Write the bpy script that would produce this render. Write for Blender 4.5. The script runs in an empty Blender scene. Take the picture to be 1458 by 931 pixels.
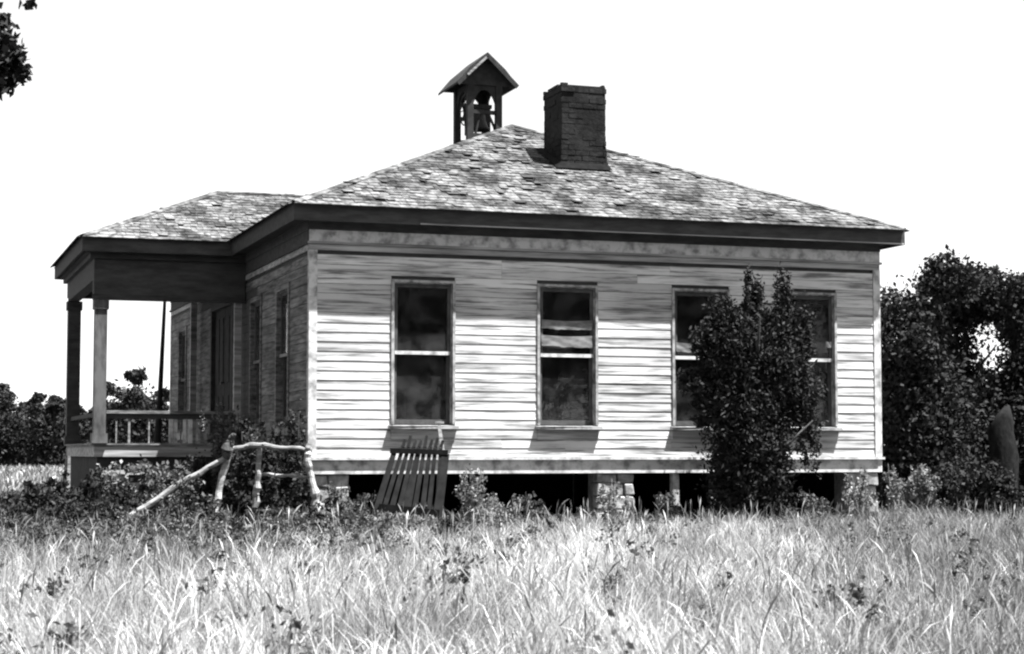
import bpy, bmesh, math, random
import numpy as np
from mathutils import Vector, Matrix

random.seed(7)
RNG = np.random.default_rng(7)
R = math.radians
scene = bpy.context.scene
C = scene.collection

# ------------------------------------------------------------------ camera
EYE = 1.05
cam_d = bpy.data.cameras.new('camera')
cam = bpy.data.objects.new('camera', cam_d)
C.objects.link(cam)
cam.location = (0, 0, EYE)
cam.rotation_euler = (math.pi / 2 + 0.0686, 0, 0)
cam_d.sensor_width = 36
cam_d.lens = 36 * 2600 / 1458
cam_d.clip_end = 5000
cam_d.dof.use_dof = True
cam_d.dof.focus_distance = 22.0
cam_d.dof.aperture_fstop = 8
scene.camera = cam

# house placement: front-left corner of the wall, turned a little away to the right
HX, HY, YAW = -2.4805, 22.4514, 0.32808
cy, sy = math.cos(YAW), math.sin(YAW)

# ------------------------------------------------------------------ light
SUN_EL, SUN_OFF = R(68.6), R(50)
nrm = Vector((sy, -cy)); ux = Vector((cy, sy))
sd2 = nrm * math.cos(SUN_OFF) + ux * math.sin(SUN_OFF)
sdir = Vector((sd2.x * math.cos(SUN_EL), sd2.y * math.cos(SUN_EL), math.sin(SUN_EL)))
world = bpy.data.worlds.new('World')
scene.world = world
world.use_nodes = True
wn = world.node_tree
wn.nodes.clear()
w_out = wn.nodes.new('ShaderNodeOutputWorld')
w_bg = wn.nodes.new('ShaderNodeBackground')
w_hs = wn.nodes.new('ShaderNodeHueSaturation')
w_sky = wn.nodes.new('ShaderNodeTexSky')
w_sky.sky_type = 'NISHITA'
w_sky.sun_disc = False
w_sky.sun_elevation = SUN_EL
w_sky.sun_rotation = math.atan2(sdir.x, sdir.y)
w_sky.air_density = 1.0
w_sky.dust_density = 0.2
w_hs.inputs['Saturation'].default_value = 0.0
w_bg.inputs['Strength'].default_value = 0.0445
wn.links.new(w_sky.outputs[0], w_hs.inputs['Color'])
wn.links.new(w_hs.outputs[0], w_bg.inputs['Color'])
wn.links.new(w_bg.outputs[0], w_out.inputs[0])
sun_d = bpy.data.lights.new('sun', 'SUN')
sun_d.energy = 5.0
sun_d.angle = R(0.5)
sun_d.color = (1.0, 1.0, 1.0)
sun = bpy.data.objects.new('sun', sun_d)
C.objects.link(sun)
sun.location = (10, -10, 40)
sun.rotation_euler = sdir.to_track_quat('Z', 'Y').to_euler()

scene.view_settings.view_transform = 'Standard'
scene.view_settings.look = 'None'
scene.view_settings.gamma = 1
scene.view_settings.exposure = 2.2
scene.render.engine = 'CYCLES'
scene.cycles.filter_width = 2.2
scene.cycles.max_bounces = 6
scene.cycles.transparent_max_bounces = 8

# ------------------------------------------------------------------ helpers
def tag(o, label=None, cat=None, group=None, kind=None):
    if label: o['label'] = label
    if cat: o['category'] = cat
    if group: o['group'] = group
    if kind: o['kind'] = kind
    return o

def empty(name, loc, rz=0.0, parent=None):
    o = bpy.data.objects.new(name, None)
    C.objects.link(o)
    o.location = loc
    o.rotation_euler = (0, 0, rz)
    o.empty_display_size = 0.3
    if parent: o.parent = parent
    return o

class MB:
    """collects boxes, prisms, bars and tubes for one mesh"""
    def __init__(s): s.v = []; s.f = []
    def add(s, vs, fs):
        b = len(s.v)
        s.v += [tuple(p) for p in vs]
        s.f += [tuple(i + b for i in f) for f in fs]
        return s
    def box(s, x0, x1, y0, y1, z0, z1, jit=0.0):
        j = (lambda: random.uniform(-jit, jit)) if jit else (lambda: 0.0)
        vs = [(x + j(), y + j(), z + j()) for z in (z0, z1) for y in (y0, y1) for x in (x0, x1)]
        return s.add(vs, [(0, 2, 3, 1), (4, 5, 7, 6), (0, 1, 5, 4), (2, 6, 7, 3), (0, 4, 6, 2), (1, 3, 7, 5)])
    def hexa(s, vs):
        return s.add(vs, [(0, 2, 3, 1), (4, 5, 7, 6), (0, 1, 5, 4), (2, 6, 7, 3), (0, 4, 6, 2), (1, 3, 7, 5)])
    def bar(s, a, b, w, t, up=(0, 0, 1), w2=None, t2=None):
        a = Vector(a); b = Vector(b); d = (b - a).normalized(); up = Vector(up)
        x = d.cross(up)
        if x.length < 1e-4: x = d.cross(Vector((1, 0, 0)))
        x.normalize(); y = x.cross(d)
        w2 = w if w2 is None else w2; t2 = t if t2 is None else t2
        vs = []
        for p, ww, tt in ((a, w, t), (b, w2, t2)):
            for yy in (-1, 1):
                for xx in (-1, 1):
                    vs.append(p + x * xx * ww / 2 + y * yy * tt / 2)
        return s.hexa(vs)
    def tube(s, pts, rad, n=8, cap=True):
        pts = [Vector(p) for p in pts]
        b = len(s.v); m = len(pts)
        for i, p in enumerate(pts):
            d = (pts[min(i + 1, m - 1)] - pts[max(i - 1, 0)]).normalized()
            x = d.cross(Vector((0.13, 0.91, 0.2)))
            if x.length < 1e-3: x = d.cross(Vector((1, 0, 0)))
            x.normalize(); y = x.cross(d)
            r = rad[i] if hasattr(rad, '__len__') else rad
            for k in range(n):
                a = 2 * math.pi * k / n
                s.v.append(tuple(p + x * r * math.cos(a) + y * r * math.sin(a)))
        for i in range(m - 1):
            for k in range(n):
                k2 = (k + 1) % n
                s.f.append((b + i * n + k, b + i * n + k2, b + (i + 1) * n + k2, b + (i + 1) * n + k))
        if cap:
            s.f.append(tuple(b + k for k in range(n))[::-1])
            s.f.append(tuple(b + (m - 1) * n + k for k in range(n)))
        return s
    def lathe(s, prof, n=20):
        b = len(s.v); m = len(prof)
        for r, z in prof:
            for k in range(n):
                a = 2 * math.pi * k / n
                s.v.append((r * math.cos(a), r * math.sin(a), z))
        for i in range(m - 1):
            for k in range(n):
                k2 = (k + 1) % n
                s.f.append((b + i * n + k, b + i * n + k2, b + (i + 1) * n + k2, b + (i + 1) * n + k))
        return s
    def mesh(s, name):
        me = bpy.data.meshes.new(name)
        me.from_pydata(s.v, [], s.f)
        bm = bmesh.new(); bm.from_mesh(me)
        bmesh.ops.recalc_face_normals(bm, faces=bm.faces)
        bm.to_mesh(me); bm.free()
        return me
    def build(s, name, m, parent=None, loc=(0, 0, 0), rz=0.0, smooth=False, bevel=0.0):
        me = s.mesh(name)
        if smooth:
            me.polygons.foreach_set('use_smooth', [True] * len(me.polygons))
        if bevel:
            bm = bmesh.new(); bm.from_mesh(me)
            bmesh.ops.bevel(bm, geom=list(bm.edges), offset=bevel, segments=1, affect='EDGES')
            bm.to_mesh(me); bm.free()
        return link(name, me, m, parent, loc, rz)

def link(name, me, m, parent=None, loc=(0, 0, 0), rz=0.0):
    o = bpy.data.objects.new(name, me)
    C.objects.link(o)
    if m and not me.materials: me.materials.append(m)
    if parent: o.parent = parent
    o.location = loc
    o.rotation_euler = (0, 0, rz)
    return o

def np_mesh(name, verts, faces_list):
    """verts Nx3, faces_list: list of (MxK) index arrays"""
    me = bpy.data.meshes.new(name)
    me.vertices.add(len(verts))
    me.vertices.foreach_set('co', np.ascontiguousarray(verts, dtype=np.float32).ravel())
    nl = sum(f.size for f in faces_list); nf = sum(len(f) for f in faces_list)
    me.loops.add(nl)
    me.loops.foreach_set('vertex_index', np.concatenate([f.ravel() for f in faces_list]).astype(np.int32))
    me.polygons.add(nf)
    starts = []; c = 0
    for f in faces_list:
        k = f.shape[1]
        starts.append(c + np.arange(len(f)) * k); c += f.size
    me.polygons.foreach_set('loop_start', np.concatenate(starts).astype(np.int32))
    me.update(calc_edges=True)
    me.validate()
    return me

# ------------------------------------------------------------------ materials (a black-and-white world: every colour is a grey)
def nodes_of(name):
    m = bpy.data.materials.new(name)
    m.use_nodes = True
    nt = m.node_tree
    nt.nodes.clear()
    return m, nt

def grey_mat(name, a, b, scale=(6, 6, 6), lo=0.35, hi=0.65, detail=6, rough=0.85, bump=0.3, bdist=0.01,
             island=0.0, objrand=0.0, yaw=0.0, second=None, spec=0.25, transl=0.0):
    """noise between two greys in world position (turned with the house), optional per-piece variation"""
    m, nt = nodes_of(name)
    N = nt.nodes.new; L = nt.links.new
    out = N('ShaderNodeOutputMaterial')
    bs = N('ShaderNodeBsdfPrincipled')
    bs.inputs['Roughness'].default_value = rough
    bs.inputs['Specular IOR Level'].default_value = spec
    geo = N('ShaderNodeNewGeometry')
    rot = N('ShaderNodeVectorRotate'); rot.rotation_type = 'Z_AXIS'
    rot.inputs['Angle'].default_value = -yaw
    L(geo.outputs['Position'], rot.inputs['Vector'])
    mp = N('ShaderNodeMapping'); mp.inputs['Scale'].default_value = scale
    L(rot.outputs[0], mp.inputs['Vector'])
    vec = mp.outputs[0]
    if objrand or island:
        # shift the pattern from piece to piece
        oi = N('ShaderNodeObjectInfo'); addv = N('ShaderNodeVectorMath'); addv.operation = 'ADD'
        sc = N('ShaderNodeVectorMath'); sc.operation = 'SCALE'; sc.inputs['Scale'].default_value = 40
        cmb = N('ShaderNodeCombineXYZ')
        src = geo.outputs['Random Per Island'] if island else oi.outputs['Random']
        L(src, cmb.inputs[0]); L(src, cmb.inputs[1]); L(cmb.outputs[0], sc.inputs[0])
        L(vec, addv.inputs[0]); L(sc.outputs[0], addv.inputs[1]); vec = addv.outputs[0]
    nz = N('ShaderNodeTexNoise'); nz.inputs['Scale'].default_value = 1; nz.inputs['Detail'].default_value = detail
    nz.inputs['Roughness'].default_value = 0.62
    L(vec, nz.inputs['Vector'])
    mr = N('ShaderNodeMapRange'); mr.inputs['From Min'].default_value = lo; mr.inputs['From Max'].default_value = hi
    mr.inputs['To Min'].default_value = b; mr.inputs['To Max'].default_value = a
    L(nz.outputs[0], mr.inputs['Value'])
    val = mr.outputs[0]
    if second:
        sc2, amt, lo2, hi2 = second       # broad patches: multiply by 1-amt .. 1
        n2 = N('ShaderNodeTexNoise'); n2.inputs['Scale'].default_value = sc2; n2.inputs['Detail'].default_value = 4
        L(rot.outputs[0], n2.inputs['Vector'])
        m2 = N('ShaderNodeMapRange'); m2.inputs['From Min'].default_value = lo2; m2.inputs['From Max'].default_value = hi2
        m2.inputs['To Min'].default_value = 1 - amt; m2.inputs['To Max'].default_value = 1
        L(n2.outputs[0], m2.inputs['Value'])
        mu = N('ShaderNodeMath'); mu.operation = 'MULTIPLY'; L(val, mu.inputs[0]); L(m2.outputs[0], mu.inputs[1]); val = mu.outputs[0]
    for amt, kind in ((island, 'i'), (objrand, 'o')):
        if amt:
            if kind == 'i': srcs = geo.outputs['Random Per Island']
            else: srcs = N('ShaderNodeObjectInfo').outputs['Random']
            m3 = N('ShaderNodeMapRange'); m3.inputs['To Min'].default_value = 1 - amt; m3.inputs['To Max'].default_value = 1 + amt * 0.6
            L(srcs, m3.inputs['Value'])
            mu = N('ShaderNodeMath'); mu.operation = 'MULTIPLY'; L(val, mu.inputs[0]); L(m3.outputs[0], mu.inputs[1]); val = mu.outputs[0]
    cc = N('ShaderNodeCombineColor')
    for i in range(3): L(val, cc.inputs[i])
    L(cc.outputs[0], bs.inputs['Base Color'])
    if bump:
        bp = N('ShaderNodeBump'); bp.inputs['Strength'].default_value = bump; bp.inputs['Distance'].default_value = bdist
        L(nz.outputs[0], bp.inputs['Height']); L(bp.outputs[0], bs.inputs['Normal'])
    if transl:
        tr = N('ShaderNodeBsdfTranslucent'); L(cc.outputs[0], tr.inputs['Color'])
        mx = N('ShaderNodeMixShader'); mx.inputs[0].default_value = transl
        L(bs.outputs[0], mx.inputs[1]); L(tr.outputs[0], mx.inputs[2]); L(mx.outputs[0], out.inputs[0])
    else:
        L(bs.outputs[0], out.inputs[0])
    return m

def glass_mat():
    m, nt = nodes_of('old_glass')
    N = nt.nodes.new; L = nt.links.new
    out = N('ShaderNodeOutputMaterial')
    tr = N('ShaderNodeBsdfTransparent'); tr.inputs[0].default_value = (0.75, 0.75, 0.75, 1)
    gl = N('ShaderNodeBsdfGlossy'); gl.inputs['Roughness'].default_value = 0.06
    df = N('ShaderNodeBsdfDiffuse'); df.inputs[0].default_value = (0.16, 0.16, 0.16, 1)
    fr = N('ShaderNodeFresnel'); fr.inputs['IOR'].default_value = 1.5
    tc = N('ShaderNodeNewGeometry')
    nz = N('ShaderNodeTexNoise'); nz.inputs['Scale'].default_value = 3.0; nz.inputs['Detail'].default_value = 3
    L(tc.outputs['Position'], nz.inputs['Vector'])
    bp = N('ShaderNodeBump'); bp.inputs['Strength'].default_value = 0.25; bp.inputs['Distance'].default_value = 0.02
    L(nz.outputs[0], bp.inputs['Height']); L(bp.outputs[0], gl.inputs['Normal'])
    m1 = N('ShaderNodeMixShader'); L(fr.outputs[0], m1.inputs[0]); L(tr.outputs[0], m1.inputs[1]); L(gl.outputs[0], m1.inputs[2])
    n2 = N('ShaderNodeTexNoise'); n2.inputs['Scale'].default_value = 4.5; n2.inputs['Detail'].default_value = 5
    L(tc.outputs['Position'], n2.inputs['Vector'])
    mr = N('ShaderNodeMapRange'); mr.inputs['From Min'].default_value = 0.42; mr.inputs['From Max'].default_value = 0.75
    mr.inputs['To Min'].default_value = 0.03; mr.inputs['To Max'].default_value = 0.20
    L(n2.outputs[0], mr.inputs['Value'])
    m2 = N('ShaderNodeMixShader'); L(mr.outputs[0], m2.inputs[0]); L(m1.outputs[0], m2.inputs[1]); L(df.outputs[0], m2.inputs[2])
    L(m2.outputs[0], out.inputs[0])
    return m

M = {}
M['siding'] = grey_mat('weathered_white_siding', 0.54, 0.13, (1.4, 9, 26), 0.35, 0.53, 7, 0.75, 0.35, 0.006, objrand=0.22, yaw=YAW, second=(0.9, 0.25, 0.35, 0.6))
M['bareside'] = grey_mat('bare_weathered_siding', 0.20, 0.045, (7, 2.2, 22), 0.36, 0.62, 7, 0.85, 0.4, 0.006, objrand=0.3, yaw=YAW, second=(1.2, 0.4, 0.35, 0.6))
M['white'] = grey_mat('old_white_paint', 0.52, 0.18, (7, 7, 7), 0.34, 0.56, 7, 0.7, 0.3, 0.005, yaw=YAW)
M['frieze'] = grey_mat('faded_white_trim', 0.42, 0.16, (1.1, 8, 18), 0.36, 0.62, 7, 0.75, 0.3, 0.006, yaw=YAW, second=(0.8, 0.3, 0.35, 0.6))
M['sash'] = grey_mat('dark_painted_sash', 0.08, 0.04, (9, 9, 9), yaw=YAW)
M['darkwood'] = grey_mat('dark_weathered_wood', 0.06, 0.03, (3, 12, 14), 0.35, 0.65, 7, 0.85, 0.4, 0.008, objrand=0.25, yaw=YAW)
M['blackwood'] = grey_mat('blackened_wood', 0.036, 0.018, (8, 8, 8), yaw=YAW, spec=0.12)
M['greywood'] = grey_mat('silvered_bare_wood', 0.27, 0.09, (5, 5, 24), 0.36, 0.62, 7, 0.85, 0.5, 0.008, objrand=0.2)
M['palewood'] = grey_mat('sun_bleached_pole', 0.36, 0.10, (7, 7, 20), 0.36, 0.6, 7, 0.85, 0.5, 0.008)
M['shingle'] = grey_mat('old_wood_shingle', 0.165, 0.03, (8, 8, 8), 0.38, 0.60, 8, 0.95, 0.6, 0.015, island=0.22, yaw=YAW, second=(2.1, 0.66, 0.42, 0.56), spec=0.05)
M['brick'] = grey_mat('sooty_brick', 0.024, 0.012, (14, 14, 14), 0.4, 0.7, 6, 0.85, 0.6, 0.02, island=0.1, yaw=YAW, second=(3.5, 0.5, 0.4, 0.6), spec=0.1)
M['stone'] = grey_mat('pale_rubble_stone', 0.36, 0.16, (11, 11, 11), 0.36, 0.64, 8, 0.9, 0.7, 0.02, objrand=0.3)
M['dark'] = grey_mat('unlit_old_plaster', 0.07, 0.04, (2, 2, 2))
M['glass'] = glass_mat()
M['cloth'] = grey_mat('faded_blind_cloth', 0.28, 0.11, (5, 5, 12), 0.38, 0.62, 5, 0.9, 0.2, 0.01, transl=0.35)
M['charred'] = grey_mat('tarred_slats', 0.016, 0.008, (8, 8, 8), rough=0.95, spec=0.05)
M['stump'] = grey_mat('mossy_dead_bark', 0.016, 0.006, (9, 9, 4), 0.36, 0.62, 7, 0.95, 0.8, 0.03, spec=0.05)
M['trimgrey'] = grey_mat('weathered_window_trim', 0.34, 0.10, (8, 8, 8), 0.36, 0.58, 7, 0.75, 0.3, 0.005, yaw=YAW)
M['postwood'] = grey_mat('weathered_post', 0.10, 0.035, (9, 9, 3), 0.36, 0.6, 7, 0.85, 0.5, 0.008)
M['iron'] = grey_mat('dark_cast_iron', 0.04, 0.02, (10, 10, 10), rough=0.6)
M['bark'] = grey_mat('furrowed_bark', 0.07, 0.03, (14, 14, 4), 0.38, 0.62, 7, 0.95, 0.8, 0.03)
M['leaf'] = grey_mat('dark_green_leaf', 0.038, 0.014, (1.6, 1.6, 1.6), rough=0.85, bump=0, island=0.5, transl=0.10, spec=0.08)
M['leafmid'] = grey_mat('weed_leaf', 0.13, 0.045, (3, 3, 3), rough=0.8, bump=0, island=0.6, transl=0.2, spec=0.1)
M['leafpale'] = grey_mat('pale_dry_leaf', 0.26, 0.09, (3, 3, 3), rough=0.8, bump=0, island=0.5, transl=0.3, spec=0.1)
M['grass'] = grey_mat('dry_meadow_grass', 0.68, 0.30, (2.2, 1.4, 1.4), 0.36, 0.62, 6, 0.8, 0, island=0.42, transl=0.35, second=(0.9, 0.6, 0.38, 0.58), spec=0.1)
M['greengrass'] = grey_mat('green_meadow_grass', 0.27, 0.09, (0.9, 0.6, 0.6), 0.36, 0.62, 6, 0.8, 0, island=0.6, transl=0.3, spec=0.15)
M['soil'] = grey_mat('grassy_soil', 0.08, 0.03, (1.5, 1.5, 1.5), 0.35, 0.65, 8, 0.95, 0.6, 0.05)

# ------------------------------------------------------------------ ground: one sheet to the horizon
def ground():
    rs = [0, 3, 6, 9, 12, 16, 20, 24, 28, 34, 44, 60, 90, 140, 240, 450, 900, 2200]
    n = 64; vs = [(0, 0, 0)]; fs = []
    for r in rs[1:]:
        for k in range(n):
            a = 2 * math.pi * k / n
            x, y = r * math.cos(a), 14 + r * math.sin(a)
            z = 0.03 * math.sin(x * 0.9 + 1) * math.cos(y * 0.7) if r < 90 else 0
            vs.append((x, y, z))
    for k in range(n): fs.append((0, 1 + k, 1 + (k + 1) % n))
    for i in range(len(rs) - 2):
        for k in range(n):
            k2 = (k + 1) % n; a = 1 + i * n
            fs.append((a + k, a + n + k, a + n + k2, a + k2))
    mb = MB(); mb.add(vs, fs)
    o = mb.build('ground', M['soil'])
    tag(o, kind='structure')
ground()

# ------------------------------------------------------------------ schoolhouse dimensions (house frame: x along front, y back, z up)
W, LEN = 7.92, 11.70
O = 0.28                      # fascia plane
ZB, ZW, ZF0, ZF1 = 0.785, 0.99, 3.625, 3.895
ZS, ZE = 3.925, 4.105          # soffit, eave top
PIT = 0.450
ZR = ZE + PIT * (W / 2 + O)    # ridge height
PV0, PV1 = 4.336, 8.32         # porch beam planes
PL = 2.10
PZF = 1.16                     # porch floor top
ZP = ZE + PIT * ((PV1 - PV0) / 2 + O)

house = empty('schoolhouse', (HX, HY, 0), YAW)
tag(house, 'long weathered clapboard schoolhouse with hipped shingle roof, belfry and side porch', 'schoolhouse')

EXPO = 0.1195
board_cache = {}
def board_mesh(length, side):
    key = (round(length, 3), side)
    if key not in board_cache:
        mb = MB()
        # wedge profile: thin top, thicker butt at the bottom (outward is -y); ends open onto trim
        n = max(1, int(length / 0.6)); vs = []; fs = []
        rr = random.Random(int(key[0] * 1000))
        for i in range(n + 1):
            x = length * i / n
            w = rr.uniform(-0.0012, 0.0012)
            vs += [(x, -0.0205 + w, 0), (x, -0.0130 + w * 0.5, EXPO - 0.002), (x, -0.001, EXPO - 0.002), (x, -0.001, 0)]
        for i in range(n):
            a = i * 4; b = a + 4
            fs += [(a, b, b + 1, a + 1), (a + 1, b + 1, b + 2, a + 2), (a, a + 3, b + 3, b)]
        fs += [(0, 1, 2, 3), (n * 4, n * 4 + 3, n * 4 + 2, n * 4 + 1)]
        mb.add(vs, fs)
        board_cache[key] = mb.mesh('clapboard')
        
    return board_cache[key]

def subtract(x0, x1, cuts):
    segs = [(x0, x1)]
    for a, b in cuts:
        nx = []
        for s, e in segs:
            if b <= s or a >= e: nx.append((s, e)); continue
            if a > s: nx.append((s, a))
            if b < e: nx.append((b, e))
        segs = nx
    return [(s, e) for s, e in segs if e - s > 0.03]

def make_wall(loc, rz, length, holes, singles=True, margin=0.075, side='siding', trim='white'):
    """sheathing with rectangular holes, clapboards as sub-parts (or one joined part)"""
    t = 0.10
    zs = sorted({ZB, ZF1 + 0.03} | {h[2] for h in holes} | {h[3] for h in holes})
    mb = MB()
    for a, b in zip(zs[:-1], zs[1:]):
        cuts = [(h[0], h[1]) for h in holes if h[2] < (a + b) / 2 < h[3]]
        for s, e in subtract(0.0, length, cuts):
            mb.box(s, e, 0.0, t, a, b)
    w = mb.build('wall', M['darkwood'], house, loc, rz)
    joined = MB()
    z = ZW; k = 0
    while z + EXPO < ZF0 - 0.055:
        cuts = [(h[0] - h[4], h[1] + h[4]) for h in holes if h[2] - h[5] < z + EXPO * 0.5 < h[3] + h[4]]
        for s, e in subtract(margin, length - margin, cuts):
            pieces = [(s, e)]
            if e - s > 3.2:      # long courses are made of butted boards
                c = s + (e - s) * random.choice([0.31, 0.36, 0.42, 0.55, 0.61, 0.68])
                pieces = [(s, c), (c + 0.002, e)]
                if c - s > 3.9: pieces = [(s, s + 2.4), (s + 2.402, c), (c + 0.002, e)]
            for p, q in pieces:
                if singles:
                    sd_ = 'darkwood' if side == 'bareside' and LEN - 8.25 < (p + q) / 2 < LEN - 3.9 else side   # porch boards get a darker colour for the shade under its roof
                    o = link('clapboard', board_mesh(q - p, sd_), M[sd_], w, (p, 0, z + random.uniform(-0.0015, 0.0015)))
                    o.rotation_euler = (random.uniform(-0.012, 0.012), random.uniform(-0.0010, 0.0010) / max(q - p, .5), 0)
                else:
                    joined.hexa([(p, -0.0205, z), (q, -0.0205, z), (p, -0.001, z), (q, -0.001, z),
                                 (p, -0.013, z + EXPO - .002), (q, -0.013, z + EXPO - .002), (p, -0.001, z + EXPO - .002), (q, -0.001, z + EXPO - .002)])
        z += EXPO; k += 1
    if not singles:
        tag(joined.build('clapboard_siding', M[side], w), kind='stuff')
    # corner boards at both ends, frieze, mouldings, water table
    for a, b in ((-0.030, margin - 0.002), (length - margin + 0.002, length - 0.002)):
        cb = MB(); cb.box(a, b, -0.030, -0.001, ZW + 0.001, ZF0 - 0.077)
        cb.build('corner_board', M[trim], w)
    fz = MB(); fz.box(-0.028, length - 0.002, -0.032, -0.001, ZF0 + 0.032, 3.80)
    fz.build('frieze_board', M['white' if trim == 'white' else 'darkwood'], w)
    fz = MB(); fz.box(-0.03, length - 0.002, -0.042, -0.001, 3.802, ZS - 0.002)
    fz.build('bed_moulding', M['darkwood'], w)  # dark colour paints in the shade just under the soffit
    md = MB(); md.box(-0.05, length - 0.004, -0.056, -0.001, ZF0 + 0.001, ZF0 + 0.030)
    md.build('frieze_moulding', M['frieze' if trim == 'white' else 'darkwood'], w)
    md = MB(); md.box(-0.026, length - 0.003, -0.028, -0.001, ZF0 - 0.075, ZF0 - 0.001)
    md.build('frieze_strip', M['frieze'], w)
    wt = MB()
    wt.box(-0.028, length - 0.002, -0.026, -0.001, ZB, ZW - 0.035)
    wt.box(-0.05, length - 0.004, -0.060, -0.001, ZW - 0.033, ZW - 0.002)
    wt.build('water_table', M['white'], w)
    return w

# window openings: x0, x1, z0, z1, casing width, sill depth for boards
WZ0, WZ1 = 1.40, 3.18
fw = [(1.055, 1.82), (2.99, 3.755), (4.875, 5.64), (6.475, 7.24)]
front_holes = [(a, b, WZ0, WZ1, 0.035, 0.19) for a, b in fw]
LW = [(1.24, 1.95), (3.10, 3.80), (9.88, 10.66)]
left_holes = [(LEN - b, LEN - a, WZ0 + 0.06, WZ1, 0.07, 0.19) for a, b in LW]
door_h = (LEN - 7.15, LEN - 5.35, PZF + 0.02, 3.30, 0.10, 0.0)
left_holes.append(door_h)
wall_front = make_wall((0, 0, 0), 0.0, W, front_holes)
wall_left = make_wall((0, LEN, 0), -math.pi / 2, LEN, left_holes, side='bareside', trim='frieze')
wall_right = make_wall((W, 0, 0), math.pi / 2, LEN, [], singles=False)
wall_back = make_wall((W, LEN, 0), math.pi, W, [], singles=False)

def ragged(x0, x1, z0, z1, y, seed, drop=0.008):
    """a piece of hanging cloth: shallow folds, slightly sagging and torn edge"""
    rr = random.Random(seed); n, m = 18, 8; vs = []; fs = []
    low = [0.0]
    for _ in range(n): low.append(low[-1] * .6 + rr.uniform(-drop, drop))
    sl = rr.uniform(-.02, .02)
    for j in range(m + 1):
        for i in range(n + 1):
            f = i / n; g = j / m
            zz = z0 + low[i] * (1 - g) + sl * f * (1 - g) + (z1 - z0) * g - 0.015 * math.sin(math.pi * f)
            vs.append((x0 + (x1 - x0) * f, y + 0.0025 * math.sin(f * 7 + seed + g * 3) + 0.001 * math.sin(g * 9 + f * 15), zz))
    for j in range(m):
        for i in range(n):
            a = j * (n + 1) + i
            fs.append((a, a + 1, a + n + 2, a + n + 1))
    return MB().add(vs, fs)

def make_window(wall_loc, rz, x0, x1, z0, z1, cw=0.035, cloth=(), drop=0.0, trim='trimgrey'):
    Wd = x1 - x0; H = z1 - z0
    c, s = math.cos(rz), math.sin(rz)
    loc = (wall_loc[0] + x0 * c, wall_loc[1] + x0 * s, z0)
    mb = MB()   # casing and jamb linings
    mb.box(-cw, -0.001, -0.036, -0.001, 0, H + cw)
    mb.box(Wd + 0.001, Wd + cw, -0.036, -0.001, 0, H + cw)
    mb.box(-0.001, Wd + 0.001, -0.034, -0.001, H + 0.001, H + cw - 0.002)
    mb.box(-0.012, 0.012, 0.001, 0.12, 0, H)
    mb.box(Wd - 0.012, Wd + 0.012, 0.001, 0.12, 0, H)
    mb.box(0.013, Wd - 0.013, 0.001, 0.12, H - 0.012, H + 0.012)
    w = mb.build('window', M[trim], house, loc, rz)
    sl = MB(); sl.hexa([(-cw - .03, -0.085, -0.055), (Wd + cw + .03, -0.095, -0.055), (-cw - .03, 0.12, -0.05), (Wd + cw + .03, 0.12, -0.05),
                        (-cw - .03, -0.095, -0.018), (Wd + cw + .03, -0.095, -0.018), (-cw - .03, 0.12, -0.002), (Wd + cw + .03, 0.12, -0.002)])
    sl.build('sill', M[trim], w)
    ap = MB(); ap.box(-cw, Wd + cw, -0.03, -0.001, -0.185, -0.057)
    ap.build('apron', M['frieze'], w)
    mid = H * 0.505
    def sash(name, a, b, y, lowrail, toprail, mat):
        f = MB(); st = 0.042
        f.box(0.014, 0.014 + st, y, y + 0.034, a, b)
        f.box(Wd - 0.014 - st, Wd - 0.014, y, y + 0.034, a, b)
        f.box(0.015 + st, Wd - 0.015 - st, y + .001, y + 0.033, a, a + lowrail)
        f.box(0.015 + st, Wd - 0.015 - st, y + .001, y + 0.033, b - toprail, b)
        f.build(name, mat, w)
        g = MB(); g.box(0.016 + st, Wd - 0.016 - st, y + 0.014, y + 0.018, a + lowrail + .001, b - toprail - .001)
        g.build('pane', M['glass'], w)
    sash('upper_sash', mid - 0.02 - drop, H - 0.014 - drop, 0.02, 0.04, 0.045, M['sash'])
    sash('lower_sash', 0.004, mid + 0.02, 0.060, 0.06, 0.04, M['sash'])
    mr = MB(); mr.box(0.020, Wd - 0.020, 0.006, 0.0185, mid - 0.022 - drop, mid + 0.022 - drop)
    mr.build('meeting_rail', M['white' if trim == 'trimgrey' else trim], w)
    for k, (a, b, e, f, y, sd) in enumerate(cloth):
        ragged(a * Wd, b * Wd, e, f, y, sd).build('torn_blind', M['cloth'], w)
    return w

make_window((0, 0), 0, *fw[0], WZ0, WZ1, cloth=[(0.10, 0.26, 0.10, 0.42, 0.13, 3)])
make_window((0, 0), 0, *fw[1], WZ0, WZ1, drop=0.0, cloth=[(0.04, 0.96, 1.02, 1.16, -0.004, 5), (0.04, 0.96, 1.25, 1.36, 0.002, 8), (0.25, 0.42, 0.07, 0.36, 0.15, 9)])
make_window((0, 0), 0, *fw[2], WZ0, WZ1, cloth=[(0.04, 0.60, 0.98, 1.10, -0.004, 11)])
make_window((0, 0), 0, *fw[3], WZ0, WZ1, cloth=[(0.84, 0.97, 1.08, 1.16, -0.004, 14)])
for a, b in LW:
    make_window((0, LEN), -math.pi / 2, LEN - b, LEN - a, WZ0 + 0.06, WZ1, 0.07, trim='bareside')

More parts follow.
